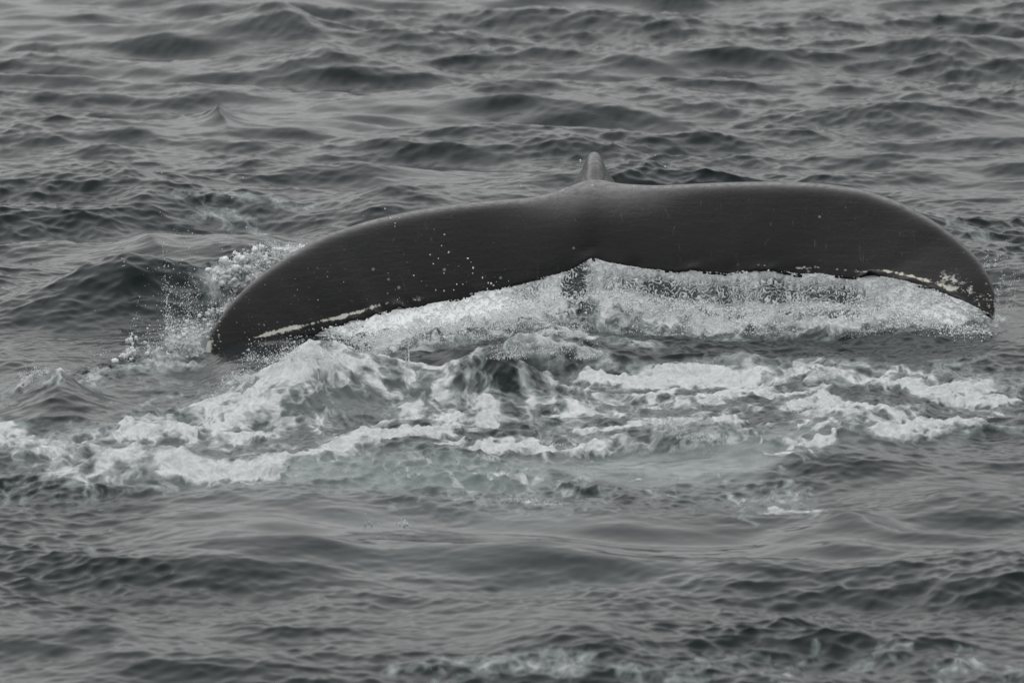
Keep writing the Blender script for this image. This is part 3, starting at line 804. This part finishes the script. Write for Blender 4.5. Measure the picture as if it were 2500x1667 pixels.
# scale-like ripples sliding down: rows of little arcs
sx = C[:, :, 0]; sz = C[:, :, 2]
def arcs(sx, sz, cell, seed, str_v=1.0):
    """Worley cells with crescent crests"""
    gx = sx / cell; gz = sz / (cell * str_v)
    ix = np.floor(gx).astype(int); iz = np.floor(gz).astype(int)
    d1 = np.full(sx.shape, 9.0); ox = np.zeros(sx.shape); oz = np.zeros(sx.shape)
    for a in (-1, 0, 1):
        for b in (-1, 0, 1):
            cxi, czi = ix + a, iz + b
            hsh = np.sin((cxi * 127.1 + czi * 311.7 + seed * 17.3)) * 43758.5453
            hx = hsh - np.floor(hsh)
            hsh = np.sin((cxi * 269.5 + czi * 183.3 + seed * 7.1)) * 43758.5453
            hz = hsh - np.floor(hsh)
            dx = gx - (cxi + hx); dz = gz - (czi + hz)
            d = dx * dx + dz * dz
            m = d < d1
            d1 = np.where(m, d, d1); ox = np.where(m, dx, ox); oz = np.where(m, dz, oz)
    d = np.sqrt(d1)
    return d, ox, oz
wx1 = sx + 0.008 * sample_at(F2, 7.3, sx * 1.0, sz * 1.0)
wz1 = sz + 0.012 * sample_at(F2, 7.3, sx * 1.0 + 3, sz * 1.0)
d, ox, oz = arcs(wx1, wz1, 0.0205, 3, 0.75)
d2, ox2, oz2 = arcs(wx1 + .31, wz1, 0.045, 9, 1.0)
crest = np.exp(-((d - 0.40) / 0.17) ** 2) * sstep(-0.25, 0.2, oz)
crest2 = np.exp(-((d2 - 0.45) / 0.2) ** 2)
low = sample_at(F1, 11.0, sx * 3.0, sz * 1.2)
T = cv[:, None] * np.ones_like(sx)
colf = sample_at(F1, 11.0, sx * 7.0, np.zeros_like(sx) + 2.2)
strg = np.clip(sample_at(F2, 7.3, sx * 3.0, sz * 0.35 + 1.0), -1, 2)
C[:, :, 1] -= (0.002 * strg * T + 0.010 * crest + 0.012 * (0.5 - np.minimum(d2, 1) * 0.5) + 0.010 * low + 0.012 * colf * T)
C[:, :, 2] += 0.006 * crest
PX = 1250 + sx * FPX / 43.6
midgap = sstep(1382, 1402, PX + 10 * low) * (1 - sstep(1446, 1470, PX + 14 * low))
leftw = 1 - sstep(1150, 1350, PX); rightw = sstep(2050, 2250, PX)
cf = 0.88 + 0.10 * low + 0.07 * colf + 0.40 * sstep(0.62, 0.9, T) + 0.30 * sstep(0.25, 0.0, T) + 0.22 * leftw + 0.30 * rightw - 0.62 * midgap * (1 - sstep(0.8, 1.0, T)) - 0.18 * np.exp(-((T - .5) / .2) ** 2) * sstep(1450, 1550, PX) * (1 - rightw)
gc = np.arange(NVc * len(span)).reshape(NVc, len(span))
curt = new_mesh('water_curtain', C.reshape(-1, 3), quads(gc), M_CURT, None, {'foam': cf.ravel(), 'crest': (crest * 0.8 + 0.0 * crest2).ravel()})
tag(curt, 'sheet of bubbling water pouring off the trailing edge of the tail', 'falling water', kind='stuff')

# ------------------------------------------------------------------ droplets: point clouds of water beads
def droplets(name, P, R, label, category='spray'):
    me = bpy.data.meshes.new(name)
    me.vertices.add(len(P)); me.vertices.foreach_set('co', P.astype(np.float32).ravel())
    a = me.attributes.new('bead', 'FLOAT', 'POINT'); a.data.foreach_set('value', R.astype(np.float32))
    o = bpy.data.objects.new(name, me); COL.objects.link(o)
    ng = bpy.data.node_groups.new(name + '_beads', 'GeometryNodeTree')
    ng.interface.new_socket('Geometry', in_out='INPUT', socket_type='NodeSocketGeometry')
    ng.interface.new_socket('Geometry', in_out='OUTPUT', socket_type='NodeSocketGeometry')
    N = ng.nodes; L = ng.links
    gi_, go_ = N.new('NodeGroupInput'), N.new('NodeGroupOutput')
    at = N.new('GeometryNodeInputNamedAttribute'); at.data_type = 'FLOAT'; at.inputs['Name'].default_value = 'bead'
    iop = N.new('GeometryNodeInstanceOnPoints')
    ico = N.new('GeometryNodeMeshIcoSphere'); ico.inputs['Subdivisions'].default_value = 2; ico.inputs['Radius'].default_value = 1.0
    sh = N.new('GeometryNodeSetShadeSmooth')
    smt = N.new('GeometryNodeSetMaterial'); smt.inputs['Material'].default_value = M_DROP
    rv = N.new('FunctionNodeRandomValue'); rv.data_type = 'FLOAT_VECTOR'
    rv.inputs[0].default_value = (0.7, 0.7, 0.6); rv.inputs[1].default_value = (1.25, 1.25, 1.5)
    vm = N.new('ShaderNodeVectorMath'); vm.operation = 'MULTIPLY'
    L.new(gi_.outputs[0], iop.inputs['Points'])
    L.new(ico.outputs['Mesh'], sh.inputs['Geometry']); L.new(sh.outputs[0], smt.inputs['Geometry'])
    L.new(smt.outputs[0], iop.inputs['Instance'])
    L.new(at.outputs[0], vm.inputs[0]); L.new(rv.outputs[0], vm.inputs[1])
    L.new(vm.outputs[0], iop.inputs['Scale'])
    L.new(iop.outputs[0], go_.inputs[0])
    md = o.modifiers.new('beads', 'NODES'); md.node_group = ng
    me.materials.append(M_DROP)
    tag(o, label, category, kind='stuff')
    return o

def sizes(n, lo, hi, k=2.2):
    u = RNG.random(n)
    return lo * (1 - u * (1 - (lo / hi) ** k)) ** (-1 / k)

def plume(px, py, y, n, sxp, szp, sy, lump=False, lean=0.0, lo=0.0010, hi=0.0042):
    """beads thrown up from a foot at (px,py): dense low down, thinning upwards"""
    c = point(px, py, y)
    h = RNG.exponential(szp * MPP * 0.55, n)
    if lump: h = szp * MPP * RNG.random(n) ** 0.9
    clump = RNG.standard_normal((max(3, n // 60), 2)) * [sxp * MPP * 0.6, sy * 0.6]
    k = RNG.integers(0, len(clump), n)
    x = c[0] + clump[k, 0] + RNG.standard_normal(n) * sxp * MPP * 0.22 + lean * h
    yv = y + clump[k, 1] + RNG.standard_normal(n) * sy * 0.25
    hh = h * (0.5 + 1.0 * RNG.random(len(clump))[k])
    z = c[2] + hh
    return np.stack([x, yv, z], -1), sizes(n, lo, hi)

def froth_mass(name, spheres, label, category, fo=0.75, voxel=0.0055):
    bm = bmesh.new()
    for (c, rad) in spheres:
        r0 = bmesh.ops.create_icosphere(bm, subdivisions=1, radius=rad)
        sc = Vector((0.8 + 0.6 * random.random(), 0.8 + 0.5 * random.random(), 0.7 + 0.6 * random.random()))
        for v_ in r0['verts']:
            v_.co = Vector((v_.co.x * sc.x + c[0], v_.co.y * sc.y + c[1], v_.co.z * sc.z + c[2]))
    m0 = bpy.data.meshes.new('t'); bm.to_mesh(m0); bm.free()
    o = bpy.data.objects.new('t', m0); COL.objects.link(o)
    q = o.modifiers.new('r', 'REMESH'); q.mode = 'VOXEL'; q.voxel_size = voxel
    q = o.modifiers.new('s', 'SMOOTH'); q.iterations = 2; q.factor = 0.6
    ev = o.evaluated_get(bpy.context.evaluated_depsgraph_get()); em = ev.to_mesh()
    nv = len(em.vertices); P = np.zeros(nv * 3, np.float32); em.vertices.foreach_get('co', P); P = P.reshape(-1, 3).astype(float)
    N_ = np.zeros(nv * 3, np.float32); em.vertices.foreach_get('normal', N_); N_ = N_.reshape(-1, 3)
    li = np.zeros(len(em.loops), np.int32); em.loops.foreach_get('vertex_index', li)
    ev.to_mesh_clear(); bpy.data.objects.remove(o)
    w = sample_at(F2, 7.3, P[:, 0] * 1.7 + P[:, 1] * .6, P[:, 2] * 1.9 + P[:, 1]); w2 = sample_at(F2, 7.3, P[:, 0] * 4 + 2, P[:, 2] * 4.3 - P[:, 1] * 3)
    w3 = sample_at(F1, 11.0, P[:, 0] * 3, P[:, 2] * 3 + P[:, 1])
    P += N_ * (0.0060 * w + 0.0045 * np.abs(w2))[:, None]
    o = new_mesh(name, P, li.reshape(-1, 4), M_CURT, None, {'foam': fo + 0.3 + 0.22 * w3 + 0.10 * w, 'crest': np.clip(np.abs(w2), 0, 1) * 0.5})
    tag(o, label, category, kind='stuff')
    return o

def mass_from(ps, n, rlo, rhi, taper=0.75, cut=82):
    P, R = gather(*ps)
    ok = np.where(P[:, 2] < np.percentile(P[:, 2], cut))[0]
    k = RNG.choice(ok, min(n, len(ok)), replace=False)
    P = P[k]; z0 = np.percentile(P[:, 2], 5); hh = np.clip((P[:, 2] - z0) / (np.ptp(P[:, 2]) * 0.5), 0, 1)
    rr = (rlo + (rhi - rlo) * RNG.random(len(P)) ** 2) * (1 - taper * hh ** 0.6)
    return [(p_, max(0.004, float(r_))) for p_, r_ in zip(P, rr)]

def gather(*ps):
    return np.vstack([p[0] for p in ps]), np.concatenate([p[1] for p in ps])

ps = [plume(x, y, 43.55, n, sx_, h_, 0.10, lump=True) for (x, y, n, sx_, h_) in
      ((560, 695, 900, 22, 45), (595, 700, 3200, 26, 58), (635, 690, 3600, 28, 62), (680, 675, 3400, 28, 60), (715, 655, 2400, 22, 45), (545, 690, 500, 22, 30), (740, 640, 500, 20, 40))]
froth_mass('splash', mass_from(ps, 2200, 0.006, 0.019, 0.45, 97), 'white lumpy splash rising behind the left shoulder of the tail', 'splash')
droplets('splash_beads', *gather(*ps), 'white beads of the burst of splash thrown up behind the left shoulder of the tail', 'splash')
ps = [plume(x, y, yy_, n, sx_, h_, 0.08, lean=ln) for (x, y, yy_, n, sx_, h_, ln) in
      ((470, 885, 42.2, 2600, 14, 75, 0), (440, 890, 42.15, 2400, 18, 80, 0), (420, 880, 42.2, 1500, 14, 100, -.1), (500, 830, 42.75, 1300, 12, 90, .3), (470, 830, 42.5, 700, 30, 60, .2), (380, 900, 42.05, 1100, 30, 40, 0), (310, 905, 42.0, 1100, 30, 34, .2), (300, 900, 42.0, 350, 6, 60, .4), (240, 920, 42.0, 900, 30, 24, 0), (540, 765, 43.0, 500, 16, 50, .6), (200, 925, 42.0, 250, 10, 20, 0))]
froth_mass('splash', mass_from(ps, 1300, 0.005, 0.016, 0.6, 88), 'ragged white splash beside the left fluke tip', 'splash')
droplets('spray_at_tip', *gather(*ps), 'spray leaping up where the left fluke tip cuts the water', 'splash')
ps = [plume(x, y, 43.0, n, sx_, h_, 0.06, lean=.2) for (x, y, n, sx_, h_) in ((2425, 790, 500, 16, 30), (2440, 720, 160, 20, 80), (2420, 650, 120, 12, 30), (2400, 805, 400, 20, 16), (2460, 760, 120, 16, 40))]
droplets('spray_at_far_tip', *gather(*ps), 'light spray beside the barnacled right fluke tip', 'spray')
# beads inside and at the foot of the curtain
n = 13000
k = RNG.integers(0, len(span), n); t = RNG.random(n) ** 0.8
row = np.clip((t * (NVc - 1)).astype(int), 0, NVc - 1)
P = C[row, k] + np.stack([RNG.standard_normal(n) * .006, -np.abs(RNG.standard_normal(n)) * .018, RNG.standard_normal(n) * .006], -1)
keep = RNG.random(n) < (0.07 + 0.93 * sstep(0.6, 0.95, t)) * (1 - 0.93 * sstep(1375, 1395, 1250 + P[:, 0] * FPX / 43.6) * (1 - sstep(1455, 1475, 1250 + P[:, 0] * FPX / 43.6)))
p1 = (P[keep], sizes(n, 0.0012, 0.009, 1.8)[keep])
n = 9000
k = RNG.integers(0, len(span), n)
P = C[-1, k] + np.stack([RNG.standard_normal(n) * .02, -np.abs(RNG.standard_normal(n)) * .16, np.zeros(n)], -1)
P[:, 2] = sea_top(P[:, 0], P[:, 1]) + RNG.exponential(0.012, n)
p2 = (P, sizes(n, 0.0018, 0.008))
droplets('curtain_beads', *gather(p1, p2), 'beads of water falling with the curtain below the tail edge', 'falling water')
# froth flung from the humps in front
ps = []
for (px, py, n, sx_, h_) in ((700, 880, 1500, 50, 22), (770, 872, 1200, 35, 18), (620, 930, 900, 50, 16), (560, 975, 700, 50, 12), (905, 895, 160, 5, 22), (1000, 892, 160, 6, 20), (1240, 870, 500, 50, 14), (1330, 862, 900, 50, 14),
                             (1430, 872, 700, 40, 14), (1260, 800, 900, 60, 40), (1200, 830, 900, 60, 24), (1000, 845, 1200, 90, 20), (880, 860, 900, 60, 20), (1400, 815, 700, 60, 20), (60, 935, 300, 14, 16), (95, 915, 260, 16, 10),
                             (300, 648, 60, 5, 10), (1300, 1090, 300, 60, 6), (1150, 1120, 200, 40, 6), (1700, 1070, 500, 60, 8), (950, 1280, 150, 40, 6), (1320, 1225, 200, 60, 8), (2000, 1000, 400, 60, 10), (1600, 815, 500, 120, 14), (1900, 815, 500, 120, 12), (2150, 812, 500, 100, 10)):
    gx, gy = on_sea(px, py)
    ps.append(plume(px, py, gy, n, sx_, h_, 0.08))
droplets('froth_beads', *gather(*ps), 'glistening beads flung off the foaming humps in front of the tail', 'spray')
# single drops hanging in the air before and above the tail
F_ = []
for (px, py, r) in ((1078,600,4),(1095,617,3),(1070,631,3),(1096,615,3),(1142,631,4),(1155,654,4),(1154,667,4),(1084,667,3),(1140,728,6),(1148,718,3),(1199,692,5),(1205,697,3),(1178,678,3),(1115,694,3),(1084,710,3),(1085,573,3),(1050,622,3),(1058,644,3),
                    (1417,393,5),(1624,407,5),(1376,465,3),(1271,455,3),(953,533,5),(965,545,3),(976,532,3),(940,510,3),(964,553,3),(888,527,2),(1190,705,3),(1108,708,3),(1130,694,2),(1064,708,3),(1600,380,3),(1548,455,3),(360,655,3),(410,690,3),(420,700,3),
                    (430,720,2),(500,690,3),(505,682,3),(545,690,4),(700,612,3),(175,880,5),(205,875,6),(205,890,4),(180,893,3),(235,905,3),(1060,560,2),(1150,640,2),(1120,650,2)):
    y = 43.1 if px > 800 else 42.2
    p = point(px, py, y)
    for _ in range(1):
        F_.append((p, r * MPP * (0.35 + 0.3 * random.random())))
n = 260
xs_ = RNG.random(n); pxr = 380 + xs_ * 900; pyr = 640 + RNG.random(n) * 180
for a, b in zip(pxr[:120], pyr[:120]): F_.append((point(a, b, 42.3), sizes(1, .001, .003)[0]))
droplets('flying_drops', np.array([f[0] for f in F_]), np.array([f[1] for f in F_]), 'single white drops hanging in the air in front of the dark tail', 'drops')
print('tris sea', 2 * len(Q), 'whale', 2 * len(wq), 'curtain', 2 * NVc * len(span))
